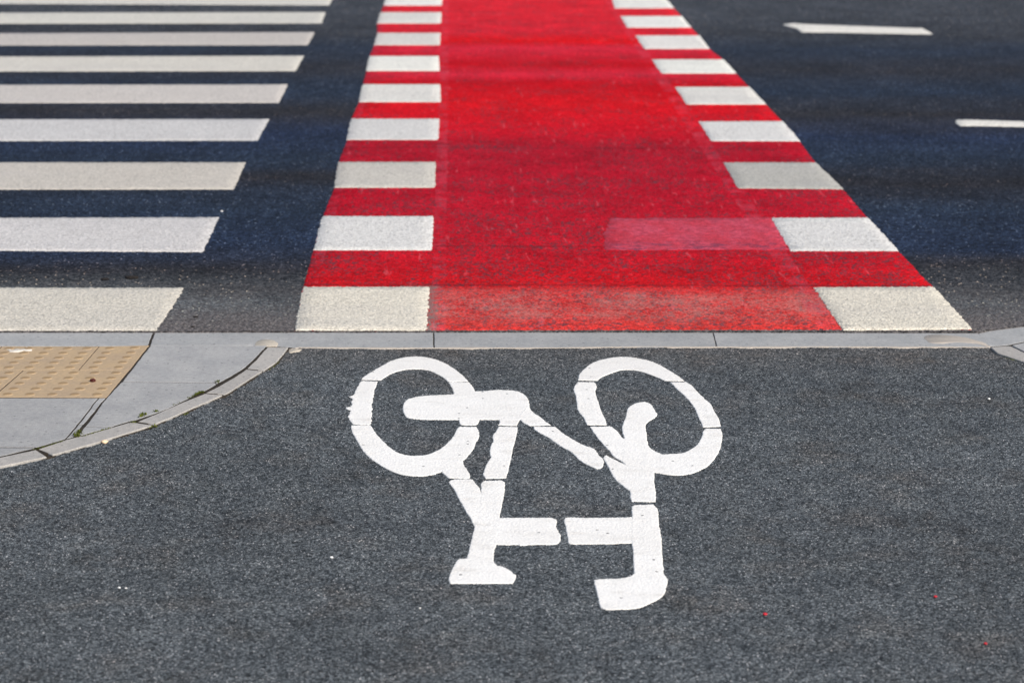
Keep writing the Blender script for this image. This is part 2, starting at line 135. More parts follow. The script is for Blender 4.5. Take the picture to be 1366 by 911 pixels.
def fill_top(bm, ring, z, cell, grade=()):
    """well-shaped triangles: Delaunay over the ring and a lattice of inner points"""
    if not cell:
        for t in tessellate_polygon([[v.co.copy() for v in ring]]):
            try: bm.faces.new([ring[k] for k in t])
            except ValueError: pass
        return
    P = [Vector((v.co.x, v.co.y)) for v in ring]; n = len(P)
    R = [(q.x, q.y) for q in P]
    x0, x1 = min(q[0] for q in R), max(q[0] for q in R); y0, y1 = min(q[1] for q in R), max(q[1] for q in R)
    pts = list(P); vs = list(ring)
    kd = {}
    for q in R: kd.setdefault((int(q[0] // cell), int(q[1] // cell)), []).append(q)
    for i in range(int(math.floor(x0 / cell)), int(x1 / cell) + 1):
        for j in range(int(math.floor(y0 / cell)), int(y1 / cell) + 1):
            x, y = (i + .5 + .25 * (j % 2)) * cell, (j + .5) * cell
            near = [q for a in (-1, 0, 1) for b in (-1, 0, 1) for q in kd.get((int(x // cell) + a, int(y // cell) + b), [])]
            if any((q[0] - x) ** 2 + (q[1] - y) ** 2 < (cell * .45) ** 2 for q in near): continue
            if x0 < x < x1 and y0 < y < y1 and inside(x, y, R): pts.append(Vector((x, y)))
    if grade:
        P2 = pts[n:]; kept = []
        for off, gap in grade:
            row = []; run = 1e9
            for i in range(n):
                a, b, c = P[i - 1], P[i], P[(i + 1) % n]
                run += (b - a).length
                if run < gap or (b - a).length > .06: continue
                run = 0; d = c - a
                if d.length < 1e-6: continue
                q = b + Vector((-d.y, d.x)).normalized() * off
                if inside(q.x, q.y, R) and all((q - k).length > gap * .6 for k in kept) and min((q - k).length for k in P[max(0, i - 40):i + 40]) > off * .6: row.append(q)
            for q in row:
                if all((q - k).length > gap * .6 for k in kept[-60:]): kept.append(q)
        P2 = [q for q in P2 if all((q - k).length > .05 for k in kept)]
        pts = pts[:n] + kept + P2
    V, E, F, oV, oE, oF = delaunay_2d_cdt(pts, [(i, (i + 1) % n) for i in range(n)], [], 1, 1e-6)
    out = []
    for co, src in zip(V, oV):
        k = [a for a in src if a < n]
        out.append(ring[k[0]] if k else bm.verts.new((co.x, co.y, z)))
    for f in F:
        try: bm.faces.new([out[k] for k in f])
        except ValueError: pass

def solid(bm, pts, z0, z1, bevel, cell=0):
    """ring at z0, ring at z1-bevel, ring inset by bevel at z1, then the top"""
    pts = [Vector(q) for q in ccw([tuple(q) for q in pts])]
    ins = inset(pts, bevel)
    r0 = [bm.verts.new((q.x, q.y, z0)) for q in pts]
    r1 = [bm.verts.new((q.x, q.y, z1 - bevel)) for q in pts]
    r2 = [bm.verts.new((q.x, q.y, z1)) for q in ins]
    n = len(pts)
    for i in range(n):
        j = (i + 1) % n
        bm.faces.new((r0[i], r0[j], r1[j], r1[i]))
        bm.faces.new((r1[i], r1[j], r2[j], r2[i]))
    fill_top(bm, r2, z1, cell)
    return bm

# ------------------------------------------------------------------ materials
class NT:
    def __init__(self, name):
        self.m = bpy.data.materials.new(name); self.m.use_nodes = True
        self.nt = self.m.node_tree
        self.b = self.nt.nodes['Principled BSDF']; self.o = self.nt.nodes['Material Output']
        g = self.n('ShaderNodeNewGeometry'); self.pos = g.outputs['Position']
    def n(self, t, **kw):
        x = self.nt.nodes.new(t)
        for k, v in kw.items(): setattr(x, k, v)
        return x
    def set(self, sock, v):
        if isinstance(v, bpy.types.NodeSocket): self.nt.links.new(v, sock)
        else: sock.default_value = v
    def math(self, op, a, b=0.0, c=0.0, clamp=False):
        x = self.n('ShaderNodeMath', operation=op, use_clamp=clamp)
        self.set(x.inputs[0], a); self.set(x.inputs[1], b); self.set(x.inputs[2], c)
        return x.outputs[0]
    def scaled(self, v, s):
        x = self.n('ShaderNodeVectorMath', operation='MULTIPLY')
        self.set(x.inputs[0], v); x.inputs[1].default_value = s
        return x.outputs[0]
    def noise(self, scale, detail=2.0, rough=.5, vec=None, off=0.0):
        x = self.n('ShaderNodeTexNoise', noise_dimensions='2D')
        v = vec or self.pos
        if off:
            y = self.n('ShaderNodeVectorMath', operation='ADD'); self.set(y.inputs[0], v); y.inputs[1].default_value = (off, off * .7, 0); v = y.outputs[0]
        self.set(x.inputs['Vector'], v); x.inputs['Scale'].default_value = scale
        x.inputs['Detail'].default_value = detail; x.inputs['Roughness'].default_value = rough
        return x.outputs['Fac']
    def vor(self, scale, vec=None):
        x = self.n('ShaderNodeTexVoronoi', voronoi_dimensions='2D')
        self.set(x.inputs['Vector'], vec or self.pos); x.inputs['Scale'].default_value = scale
        s = self.n('ShaderNodeSeparateColor'); self.set(s.inputs[0], x.outputs['Color'])
        return x.outputs['Distance'], s.outputs[0], s.outputs[1], s.outputs[2]
    def ramp(self, fac, stops, interp='LINEAR'):
        x = self.n('ShaderNodeValToRGB'); self.set(x.inputs[0], fac)
        cr = x.color_ramp; cr.interpolation = interp
        while len(cr.elements) < len(stops): cr.elements.new(.5)
        for e, (p, c) in zip(cr.elements, stops):
            e.position = p; e.color = (c, c, c, 1) if isinstance(c, (int, float)) else (*c, 1)
        return x.outputs[0]
    def bands(self, fac, stops):
        r = self.ramp(fac, [(p, tuple(v / 4 for v in c)) for p, c in stops])
        return self.scaled(r, (4, 4, 4))
    def mix(self, f, a, b, mode='MIX'):
        x = self.n('ShaderNodeMix', data_type='RGBA', blend_type=mode)
        self.set(x.inputs[0], f)
        for s, v in ((x.inputs[6], a), (x.inputs[7], b)):
            self.set(s, (*v, 1) if isinstance(v, tuple) and len(v) == 3 else v)
        return x.outputs[2]
    def range(self, v, a, b, c=0.0, d=1.0):
        x = self.n('ShaderNodeMapRange'); self.set(x.inputs[0], v)
        for i, q in enumerate((a, b, c, d)): x.inputs[i + 1].default_value = q
        return x.outputs[0]
    def xyz(self):
        s = self.n('ShaderNodeSeparateXYZ'); self.set(s.inputs[0], self.pos); return s.outputs
    def bump(self, h, dist, strength=1.0):
        x = self.n('ShaderNodeBump'); x.inputs['Distance'].default_value = dist; x.inputs['Strength'].default_value = strength
        self.set(x.inputs['Height'], h); self.set(self.b.inputs['Normal'], x.outputs[0])
    def displace(self, h, scale, mid=0.0, both=False):
        x = self.n('ShaderNodeDisplacement'); self.set(x.inputs['Height'], h)
        x.inputs['Scale'].default_value = scale; x.inputs['Midlevel'].default_value = mid
        self.set(self.o.inputs['Displacement'], x.outputs[0]); self.m.displacement_method = 'BOTH' if both else 'DISPLACEMENT'
    def done(self, color, roughness=.8, spec=.3):
        self.set(self.b.inputs['Base Color'], (*color, 1) if isinstance(color, tuple) else color)
        self.set(self.b.inputs['Roughness'], roughness); self.b.inputs['Specular IOR Level'].default_value = spec
        return self.m

FINE, COARSE = (165, 330), (78, 165)
def stones(t, size=COARSE):
    S1, S2 = size
    """rolled aggregate: height 0..1 and per-stone random values"""
    d1, r1, g1, b1 = t.vor(S1)
    d2, r2, g2, b2 = t.vor(S2)
    h1 = t.math('SUBTRACT', 1.0, t.math('MULTIPLY', t.math('MULTIPLY', d1, d1), 2.2), clamp=True)
    h2 = t.math('SUBTRACT', 1.0, t.math('MULTIPLY', t.math('MULTIPLY', d2, d2), 2.2), clamp=True)
    k = t.math('MULTIPLY_ADD', g1, .8, .2)
    h = t.math('ADD', t.math('MULTIPLY', t.math('MULTIPLY', h1, k), .7), t.math('MULTIPLY', t.math('MULTIPLY', h2, g2), .42))
    return h, r1, r2, b1, b2

def asphalt_color(t, st, dark, mid, light, glint, glint_at=.975):
    h, r1, r2, b1, b2 = st
    c = t.ramp(t.math('ADD', t.math('MULTIPLY', r1, .42), t.math('MULTIPLY', r2, .58)), [(.15, dark), (.5, mid), (.85, light)])
    c = t.mix(t.math('GREATER_THAN', b2, glint_at), c, glint)
    return c

ROAD_Y0, ROAD_Y1 = 8.5, 22.0
def m_road():
    t = NT('road_asphalt'); st = stones(t)
    c = asphalt_color(t, st, (.003, .0045, .008), (.0115, .0165, .028), (.040, .052, .076), (.20, .21, .24), .99)
    X, Y, Z = t.xyz()
    wob = t.noise(1.3, 3, .55, vec=t.scaled(t.pos, (.22, 1, 1)))
    yy = t.math('ADD', Y, t.math('MULTIPLY', t.math('SUBTRACT', wob, .5), .8))
    f = t.range(yy, ROAD_Y0, ROAD_Y1)
    # traffic-polished and oil-darkened strips run along the lanes
    def at(y): return (y - ROAD_Y0) / (ROAD_Y1 - ROAD_Y0)
    blue, brown, dust, pale = (.92, 1.12, 1.32), (1.3, .98, .78), (3.95, 3.95, 2.9), (2.6, 2.2, 1.75)
    band = t.bands(f, [(at(8.9), dust), (at(9.25), (2.6, 2.1, 1.5)), (at(9.65), brown), (at(10.1), (.85, 1.05, 1.4)), (at(11.2), blue), (at(11.9), (.95, .72, .6)), (at(12.4), blue), (at(13.3), (.8, 1.0, 1.45)), (at(14.2), brown), (at(15.3), blue), (at(16.4), (1.3, 1.05, .9)), (at(17.6), (1.1, 1.2, 1.3)), (at(18.6), (1.9, 1.6, 1.3)), (at(20.2), pale)])
    c = t.mix(1.0, c, band, 'MULTIPLY')
    blot = t.range(t.noise(2.2, 4, .6), .3, .75, .75, 1.2)
    c = t.mix(1.0, c, blot, 'MULTIPLY')
    du = t.math('MULTIPLY', t.range(t.math('ADD', Y, t.math('MULTIPLY', t.noise(7, 4, .65, off=6), .25)), 9.55, 8.8), .85)
    c = t.mix(du, c, t.mix(t.range(st[2], .2, .9), (.062, .056, .057), (.17, .150, .148)))
    t.displace(st[0], .0035, both=True)
    return t.done(c, .85, .15)

def m_path():
    t = NT('cycle_path_asphalt'); st = stones(t, FINE)
    c = asphalt_color(t, st, (.007, .0095, .012), (.050, .059, .067), (.185, .206, .222), (.42, .43, .45), .982)
    X, Y, Z = t.xyz()
    n1 = t.noise(1.1, 4, .6); n2 = t.noise(6.5, 4, .6, off=3.1)
    c = t.mix(1.0, c, t.range(n1, .25, .8, .86, 1.12), 'MULTIPLY')
    c = t.mix(1.0, c, t.range(n2, .3, .75, .92, 1.07), 'MULTIPLY')
    st_ = t.math('MULTIPLY', t.range(t.noise(4.2, 5, .7, vec=t.scaled(t.pos, (1, .55, 1)), off=19), .58, .74), .6)
    c = t.mix(st_, c, t.mix(1.0, c, (.52, .45, .40), 'MULTIPLY'))
    br = t.math('MULTIPLY', t.range(t.noise(3.2, 4, .65, off=7.7), .52, .75), .6)
    c = t.mix(br, c, t.mix(1.0, c, (1.12, .94, .82), 'MULTIPLY'))
    # sandy dust along the kerb
    du = t.math('MULTIPLY', t.range(t.math('ADD', Y, t.math('MULTIPLY', n2, .35)), 8.02, 8.5), .7)
    c = t.mix(du, c, t.mix(1.0, c, (1.12, .96, .86), 'MULTIPLY'))
    c = t.mix(1.0, c, t.range(st[0], 0, .45, .6, 1.05), 'MULTIPLY')
    t.displace(st[0], .0026)
    return t.done(c, .85, .25)

def m_red():
    t = NT('red_coating'); st = stones(t); h, r1, r2, b1, b2 = st
    X, Y, Z = t.xyz()
    wob = t.noise(1.0, 2, .5, vec=t.scaled(t.pos, (.25, 1.2, 1)))
    yy = t.math('ADD', Y, t.math('MULTIPLY', t.math('SUBTRACT', wob, .5), .35))
    f = t.range(yy, 8.5, 22.0)
    def at(y): return (y - 8.5) / 13.5
    A, B, C, Dk = (.66, .006, .012), (.52, .006, .016), (.64, .020, .045), (.42, .005, .016)
    c = t.ramp(f, [(at(8.55), (.66, .045, .040)), (at(9.15), (.64, .032, .034)), (at(9.38), (.60, .008, .014)), (at(9.9), (.56, .008, .020)), (at(10.9), (.52, .008, .024)), (at(11.8), (.50, .007, .024)), (at(12.9), (.45, .008, .024)), (at(13.5), (.60, .006, .018)), (at(14.6), A), (at(15.6), (.54, .003, .010)), (at(16.1), C), (at(16.6), (.54, .003, .010)), (at(17.6), C), (at(18.0), (.72, .003, .006)), (at(18.7), (.66, .016, .032)), (at(20.5), (.70, .018, .032))])
    gr = t.math('ADD', t.math('MULTIPLY', r1, .55), t.math('MULTIPLY', r2, .45))
    c = t.mix(1.0, c, t.range(gr, .1, .9, .52, 1.28), 'MULTIPLY')
    c = t.mix(1.0, c, t.ramp(f, [(0, 1), (at(9.3), 1), (at(9.5), .98), (at(13.0), .96), (at(13.6), 1.06), (1, 1.08)]), 'MULTIPLY')
    c = t.mix(1.0, c, t.range(t.noise(3.1, 5, .65, off=23), .3, .72, .80, 1.12), 'MULTIPLY')
    # worn through: pits and some stones show the asphalt
    big = t.noise(2.6, 4, .6)
    fade = t.range(Y, 14.5, 9.2, 0.0, .10)
    thr = t.math('SUBTRACT', t.math('SUBTRACT', 1.035, fade), t.math('MULTIPLY', t.range(big, .38, .68), .17))
    worn = t.math('GREATER_THAN', b1, thr)
    worn2 = t.math('GREATER_THAN', t.math('MULTIPLY_ADD', b2, .5, t.math('MULTIPLY', r2, .5)), t.math('ADD', thr, -.06))
    w = t.math('MULTIPLY', t.math('MAXIMUM', worn, worn2), .75)
    c = t.mix(w, c, (.065, .045, .06))
    c = t.mix(1.0, c, t.range(h, 0, .35, .55, 1.0), 'MULTIPLY')
    # tyre dust greys the first metre
    g = t.math('MULTIPLY', t.math('MULTIPLY', t.math('MULTIPLY', t.range(Y, 9.30, 9.12), t.range(Y, 8.58, 8.80)), t.range(t.math('ADD', t.math('MULTIPLY', t.noise(4.5, 5, .7, off=5), .75), t.math('MULTIPLY', r2, .3)), .40, .72)), .60)
    c = t.mix(g, c, (.44, .22, .20))
    # bare strip beside the first white block
    gap = t.math('MULTIPLY', t.range(t.math('ADD', X, t.math('MULTIPLY', t.noise(28, 4, .7, vec=t.scaled(t.pos, (.5, 1, 1)), off=3), .15)), .030, .012), t.range(Y, 9.33, 9.28))
    gap = t.math('MULTIPLY', gap, t.math('GREATER_THAN', X, -.2))
    c = t.mix(t.math('MULTIPLY', gap, .9), c, t.mix(t.math('GREATER_THAN', r2, .68), (.17, .15, .14), (.36, .05, .05)))
    # paler strips where the blocks were masked off
    for x0, x1 in ((-.075, -.02), (1.345, 1.42), (-.57, -.525)):
        k = t.math('MULTIPLY', t.math('GREATER_THAN', X, x0), t.math('LESS_THAN', X, x1))
        k = t.math('MULTIPLY', k, t.range(t.noise(6, 4, .7, off=x0 + 20), .42, .62))
        c = t.mix(t.math('MULTIPLY', k, .22), c, (.60, .09, .14))
    # thin scuffs along the ride
    sc = t.range(t.noise(9, 3, .6, vec=t.scaled(t.pos, (3.2, .35, 1)), off=31), .66, .74)
    c = t.mix(t.math('MULTIPLY', sc, .3), c, (.66, .13, .16))
    # dark transverse seams between the laid strips
    for sy in (9.325, 10.12, 12.86):
        k = t.math('SUBTRACT', 1.0, t.math('MULTIPLY', t.math('ABSOLUTE', t.math('ADD', t.math('SUBTRACT', Y, sy), t.math('MULTIPLY', t.math('SUBTRACT', t.noise(9, 3, .6), .5), .05))), 45.0), clamp=True)
        c = t.mix(t.math('MULTIPLY', k, .6), c, (.10, .008, .012))
    t.displace(h, .0030, both=True)
    return t.done(c, .8, .05)

def m_roadpaint(name, dirt):
    t = NT(name); st = stones(t); h, r1, r2, b1, b2 = st
    oi = t.n('ShaderNodeObjectInfo')
    gr = t.math('ADD', t.math('MULTIPLY', r1, .5), t.math('MULTIPLY', r2, .5))
    c = t.mix(1.0, oi.outputs['Color'], t.range(gr, .1, .9, .80, 1.08), 'MULTIPLY')
    big = t.noise(3.0, 5, .65)
    thr = t.math('SUBTRACT', 1.0, t.math('MULTIPLY', t.range(big, .38, .72), dirt))
    w = t.math('MULTIPLY', t.math('GREATER_THAN', b2, thr), .55)
    c = t.mix(w, c, (.16, .15, .14))
    c = t.mix(t.math('MULTIPLY', t.range(t.noise(1.4, 4, .6, vec=t.scaled(t.pos, (.35, 1.6, 1))), .45, .8), .22), c, (.42, .41, .42))
    c = t.mix(1.0, c, t.range(h, 0, .42, .70, 1.04), 'MULTIPLY')
    t.displace(h, .0028, both=True)
    return t.done(c, .65, .25)

def m_symbol():
    t = NT('thermoplastic'); st = stones(t, FINE); h, r1, r2, b1, b2 = st
    fine = t.noise(160, 3, .6)
    c = t.mix(t.range(t.noise(5, 4, .6), .35, .75), (.88, .87, .84), (.83, .815, .78))
    c = t.mix(t.math('MULTIPLY', t.range(t.noise(22, 4, .7, off=2), .55, .8), .3), c, (.66, .65, .63))
    X, Y, Z = t.xyz()
    c = t.mix(t.math('MULTIPLY', t.range(Y, 7.55, 8.1), .55), c, (.78, .755, .715))
    gm = t.math('MULTIPLY', t.range(t.noise(11, 5, .75, vec=t.scaled(t.pos, (.6, 1.5, 1)), off=41), .54, .74), .5)
    c = t.mix(gm, c, (.60, .57, .52))
    dd, pr, pg, pb = t.vor(38)
    pit = t.math('MULTIPLY', t.math('LESS_THAN', dd, .16), t.math('GREATER_THAN', pr, .965))
    c = t.mix(t.math('MULTIPLY', pit, .85), c, (.06, .06, .06))
    c = t.mix(1.0, c, t.range(h, 0, .4, .86, 1.0), 'MULTIPLY')
    hh = t.math('ADD', t.math('MULTIPLY', h, .6), t.math('MULTIPLY', fine, .12))
    t.displace(hh, .0026)
    return t.done(c, .5, .4)

def m_concrete(name, base, warm, rough=.8):
    t = NT(name)
    oi = t.n('ShaderNodeObjectInfo')
    n1 = t.noise(7, 5, .62); n2 = t.noise(60, 4, .6, off=4); n3 = t.noise(300, 2, .5, off=8)
    c = t.mix(t.range(n1, .3, .75), base, warm)
    c = t.mix(1.0, c, t.range(n2, .25, .75, .86, 1.12), 'MULTIPLY')
    c = t.mix(1.0, c, t.range(n3, .25, .75, .82, 1.15), 'MULTIPLY')
    c = t.mix(1.0, c, t.range(oi.outputs['Random'], 0, 1, .93, 1.06), 'MULTIPLY')
    dd, pr, pg, pb = t.vor(55)
    pit = t.math('MULTIPLY', t.math('LESS_THAN', dd, .22), t.math('GREATER_THAN', pr, .96))
    c = t.mix(t.math('MULTIPLY', pit, .6), c, (.10, .10, .10))
    c = t.mix(t.math('MULTIPLY', t.range(t.noise(16, 5, .7, off=12), .6, .8), .25), c, (.2, .19, .18))
    t.bump(t.math('ADD', n3, t.math('MULTIPLY', n2, .6)), .0012, .8)
    return t.done(c, rough, .3)

def m_tactile():
    t = NT('buff_concrete')
    X, Y, Z = t.xyz()
    n1 = t.noise(9, 5, .65); n2 = t.noise(80, 4, .6, off=4)
    c = t.mix(t.range(n1, .3, .72), (.45, .33, .20), (.385, .29, .195))
    c = t.mix(1.0, c, t.range(n2, .25, .75, .88, 1.1), 'MULTIPLY')
    # the dome tops are rubbed brown
    top = t.range(Z, .0026, .0046)
    c = t.mix(t.math('MULTIPLY', top, .75), c, (.25, .165, .08))
    t.bump(n2, .0015, .8)
    return t.done(c, .8, .3)

def m_plain(name, c1, c2, scale, rough=.9, spec=.2, bump=0.0):
    t = NT(name)
    n1 = t.noise(scale, 4, .65)
    if bump: t.bump(n1, bump, 1.0)
    return t.done(t.mix(t.range(n1, .3, .72), c1, c2), rough, spec)

ROAD, PATH, RED, SYMBOL = m_road(), m_path(), m_red(), m_symbol()
PAINT = m_roadpaint('road_marking_paint', .12)
KERBM = m_concrete('kerb_concrete', (.30, .308, .312), (.365, .367, .365))
SLABM = m_concrete('slab_concrete', (.305, .308, .312), (.38, .38, .375))
EDGEM = m_concrete('edging_concrete', (.40, .38, .355), (.345, .335, .32))
TACT = m_tactile()
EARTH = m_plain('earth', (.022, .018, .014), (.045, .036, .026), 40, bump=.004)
VERGE = m_plain('footpath_concrete', (.34, .345, .35), (.42, .42, .42), 9)
MORTARM = m_plain('mortar', (.50, .455, .385), (.43, .385, .32), 70, bump=.002)
SANDM = m_plain('sand_grains', (.47, .42, .36), (.40, .36, .32), 90, bump=.002)
SMEARM = m_plain('dried_paint', (.72, .68, .60), (.62, .57, .50), 60)
MOSSM = m_plain('moss_leaf', (.045, .062, .012), (.13, .145, .022), 90)
MOSSD = m_plain('dead_moss', (.05, .03, .012), (.10, .06, .02), 90)
DARKM = m_plain('dark_grit', (.012, .010, .010), (.03, .025, .022), 90)
SEEDM = m_plain('berry_skin', (.05, .010, .008), (.09, .02, .015), 90, .5)
REDM = m_plain('red_plastic', (.60, .03, .05), (.45, .02, .03), 90, .5)
PALEM = m_plain('pale_stone', (.75, .55, .36), (.85, .66, .45), 90)
WHITEM = m_plain('white_chip', (.75, .75, .74), (.85, .85, .85), 90)

# ------------------------------------------------------------------ ground, road, path
bm = bmesh.new()
bmesh.ops.create_grid(bm, x_segments=2, y_segments=2, size=1)
for v in bm.verts: v.co = Vector((v.co.x * 400, v.co.y * 400, -.06))
tag(link('ground', bm, EARTH), kind='structure', label='dark earth below the paving, seen in open joints')

def ragged(pts, amp, step=.02, freq=45, seed=0):
    out = []
    for a, b in zip(pts, pts[1:]):
        a, b = Vector(a), Vector(b); k = max(1, int((b - a).length / step)) if (b - a).length < 4 else 1
        out += [a.lerp(b, j / k) for j in range(k)]
    out.append(Vector(pts[-1]))
    return rough(out, amp, freq, seed)

def ground_sheet(name, outline, z, skirt, mat, cell, rate, label):
    bm = bmesh.new()
    pts = [Vector(q) for q in ccw([tuple(q) for q in outline])]
    top = [bm.verts.new((q.x, q.y, z)) for q in pts]
    fill_top(bm, top, z, cell, ((.016, .022), (.045, .04), (.10, .08), (.19, .15)))
    # the layer's own edge face
    ed = [e for e in bm.edges if e.is_boundary]
    r = bmesh.ops.extrude_edge_only(bm, edges=ed)
    rim = ed
    for v in r['geom']:
        if isinstance(v, bmesh.types.BMVert): v.co.z -= skirt
    bmesh.ops.split_edges(bm, edges=[e for e in rim if e.is_valid])
    return tag(link(name, bm, mat, diced=rate, smooth=False), kind='structure', label=label)

re_ = [tuple(q) for q in ragged(ROADEDGE, .004, .015, 60, 3)]
re_ = [(-40, 8.56), (-9, 8.55)] + re_ + [(8, 9.7), (40, 12.5)]
road_poly = re_ + [(40, 26), (-40, 26)]
ground_sheet('road', road_poly, 0.0, .045, ROAD, .5, 2.4, 'blue-black asphalt road with darker tyre strips along its lanes')

pe = [Vector(q) for q in PATHEDGE]
n0, n1, n2 = PATHN
outer_e = [tuple(q) for q in ragged([tuple(q) for q in pe[:n0]], .003, .02, 60, 1)]
far_e = [tuple(q) for q in ragged([tuple(q) for q in pe[n0:n0 + n1]], .006, .012, 55, 2)]
right_e = [tuple(q) for q in ragged([tuple(q) for q in pe[n0 + n1:]], .003, .02, 60, 4)]
path_poly = [(-40, -2), (-40, 6.25), (-9, 6.25), (-2.3, 6.42)] + outer_e + far_e + right_e + [(2.2, 7.15), (3.2, 6.5), (9, 6.1), (40, 6.05), (40, -2)]
ground_sheet('cycle_path', path_poly, -.006, .04, PATH, .25, 1.2, 'grey asphalt cycle path with fine pale stones in it')

def slab_sheet(name, outline, z, label):
    bm = bmesh.new()
    solid(bm, outline, -.05, z, .003)
    return tag(link(name, bm, VERGE, smooth=False), kind='structure', label=label)
slab_sheet('footpath', [(-40, 6.3), (-9, 6.3), (-2.3, 6.52), (-1.775, 6.60), (-1.83, 6.98), (-1.83, 7.57), (-1.945, 7.93), (-1.93, 8.285), (-2.10, 8.29), (-2.145, 8.53), (-40, 8.53)], .0015, 'grey paved footpath beyond the slabs')
slab_sheet('footpath', [(2.045, 7.80), (2.25, 7.2), (3.2, 6.55), (9, 6.15), (40, 6.1), (40, 12.46), (8, 9.67), (2.28, 8.735), (2.21, 8.47), (2.088, 7.98), (2.079, 7.96)], .0015, 'grey paved footpath beyond the curved edging')
slab_sheet('pavement', [(-40, 26.1), (40, 26.1), (40, 46), (-40, 46)], .08, 'grey pavement on the far side of the road')

# ------------------------------------------------------------------ red crossing
def diced_solid(outlines, z0, z1, bevel, cell=.06):
    bm = bmesh.new()
    for o in outlines: solid(bm, o, z0, z1, bevel, cell)
    return bm

def clear_of_edge(q, d=.010):
    e = ROADEDGE; x = q[0]
    for a, b in zip(e, e[1:]):
        if a[0] <= x <= b[0]:
            y = a[1] + (b[1] - a[1]) * (x - a[0]) / (b[0] - a[0])
            return (x, max(q[1], y + d))
    return (x, max(q[1], e[0][1] + d))
CROSSING = [[clear_of_edge(q) for q in e] for e in CROSSING]
LEFT, RIGHT, ZEBRA = [[[clear_of_edge(q) for q in o] for o in e] for e in (LEFT, RIGHT, ZEBRA)]
lp, rp = CROSSING
# each edge runs along the outer corners of its white blocks
outl = [tuple(q) for q in lp] + [tuple(q) for q in rp][::-1]
outl = rough(straight_outline(outl, .02), .0035, 60, 5)
bm = diced_solid([outl], -.003, .002, .003, .12)
crossing = link('red_crossing', bm, RED, diced=2.0)
tag(crossing, 'long worn red surface of the cycle crossing, running over the road', 'cycle crossing')

t = NT('pink_repaint'); st = stones(t)
c = t.mix(t.range(st[1], .1, .9), (.46, .035, .070), (.53, .060, .10))
X, Y, Z = t.xyz()
c = t.mix(t.math('MULTIPLY', t.range(t.noise(5, 4, .7, vec=t.scaled(t.pos, (1, .5, 1))), .42, .62), .65), c, (.50, .022, .04))
c = t.mix(t.math('MULTIPLY', t.math('MULTIPLY', t.range(Y, 10.28, 10.17), t.range(t.noise(11, 4, .7, vec=t.scaled(t.pos, (1, 2, 1))), .5, .6)), .7), c, (.09, .03, .07))
gr_ = t.math('ADD', t.math('MULTIPLY', st[1], .55), t.math('MULTIPLY', st[2], .45))
ed = t.range(t.math('ADD', X, t.math('MULTIPLY', t.noise(7, 4, .7, vec=t.scaled(t.pos, (1, .6, 1)), off=17), .5)), .80, 1.02)
c = t.mix(ed, (.44, .007, .020), c)
c = t.mix(1.0, c, t.range(gr_, .1, .9, .62, 1.22), 'MULTIPLY')
t.displace(st[0], .0030, both=True)
PINK = t.done(c, .65, .35)
bm = diced_solid([rough(smooth_outline(PATCH, .012), .016, 22, 8)], .000, .0028, .002)
patch = link('repaint_patch', bm, PINK, crossing, diced=2.0)
patch['label'] = 'paler pink repainted patch'

CREAM, WHITE, COOL, GREYW = (.64, .60, .51, 1), (.665, .65, .605, 1), (.64, .632, .61, 1), (.52, .495, .445, 1)
def paint(name, outline, col, label, cat, group, z=.0048, seed=0, amp=.0062):
    o = rough(straight_outline(outline, .008), amp, 75, seed)
    bm = diced_solid([o], -.002, z, .003)
    ob = link(name, bm, PAINT, diced=2.0)
    ob.color = tuple(min(.8, v * 1.07) for v in col[:3]) + (1,)
    return tag(ob, label, cat, group)

ordinal = ['first', 'second', 'third', 'fourth', 'fifth', 'sixth', 'seventh', 'eighth', 'ninth']
look_l = [(CREAM, 'cream'), (COOL, 'clean white'), (GREYW, 'dirty grey white'), ((.60, .59, .57, 1), 'greyish white'), (WHITE, 'white'), ((.76, .74, .68, 1), 'cream white'), ((.62, .60, .56, 1), 'dull white'), (WHITE, 'white'), ((.76, .74, .70, 1), 'white')]
for i, q in enumerate(LEFT):
    c, w = look_l[i]
    lab = f'{w} block edging the red crossing on the zebra side, {ordinal[i]} from kerb'
    paint('edge_block', q, c, lab, 'road marking', 'white edge blocks of the red crossing', .0052, i + 20)
look_r = [(CREAM, 'cream'), (COOL, 'clean white'), ((.42, .41, .375, 1), 'dirty grey'), (COOL, 'greyish white'), (WHITE, 'white'), ((.78, .76, .69, 1), 'cream white'), ((.72, .70, .66, 1), 'dull white'), ((.78, .76, .70, 1), 'white'), ((.78, .76, .70, 1), 'white')]
for i, q in enumerate(RIGHT):
    c, w = look_r[i]
    lab = f'{w} block edging the red crossing away from the zebra, {ordinal[i]} from kerb'
    paint('edge_block', q, c, lab, 'road marking', 'white edge blocks of the red crossing', .0052, i + 40)
look_z = [((0.574, 0.541, 0.467, 1), 'cream'), ((0.560, 0.545, 0.535, 1), 'pale greyish white'), ((0.508, 0.476, 0.426, 1), 'beige'), ((0.541, 0.533, 0.525, 1), 'off-white'), ((0.533, 0.500, 0.467, 1), 'beige'), ((0.590, 0.566, 0.508, 1), 'cream white'), ((0.492, 0.459, 0.426, 1), 'dull beige'), ((0.590, 0.574, 0.517, 1), 'cream white'), ((0.590, 0.574, 0.525, 1), 'white')]
for i, q in enumerate(ZEBRA):
    c, w = look_z[i]
    lab = f'{w} zebra stripe touching the kerb by the yellow bumped slabs' if i == 0 else f'long {w} zebra stripe, {ordinal[i]} from the kerb'
    paint('zebra_stripe', q, c, lab, 'zebra stripe', 'zebra stripes of the pedestrian crossing', .0032, i + 60)
for q, lab in zip(DASH, ('white lane dash with blurred slanted ends, farther from the kerb', 'white lane dash with a rounded end, nearer the kerb')):
    o = rough(smooth_outline(q, .01), .002, 60, 3)
    ob = link('lane_dash', diced_solid([o], -.002, .0032, .003), PAINT, diced=1.0)
    ob.color = (.76, .74, .68, 1)
    tag(ob, lab, 'road marking', 'white lane dashes on the road')

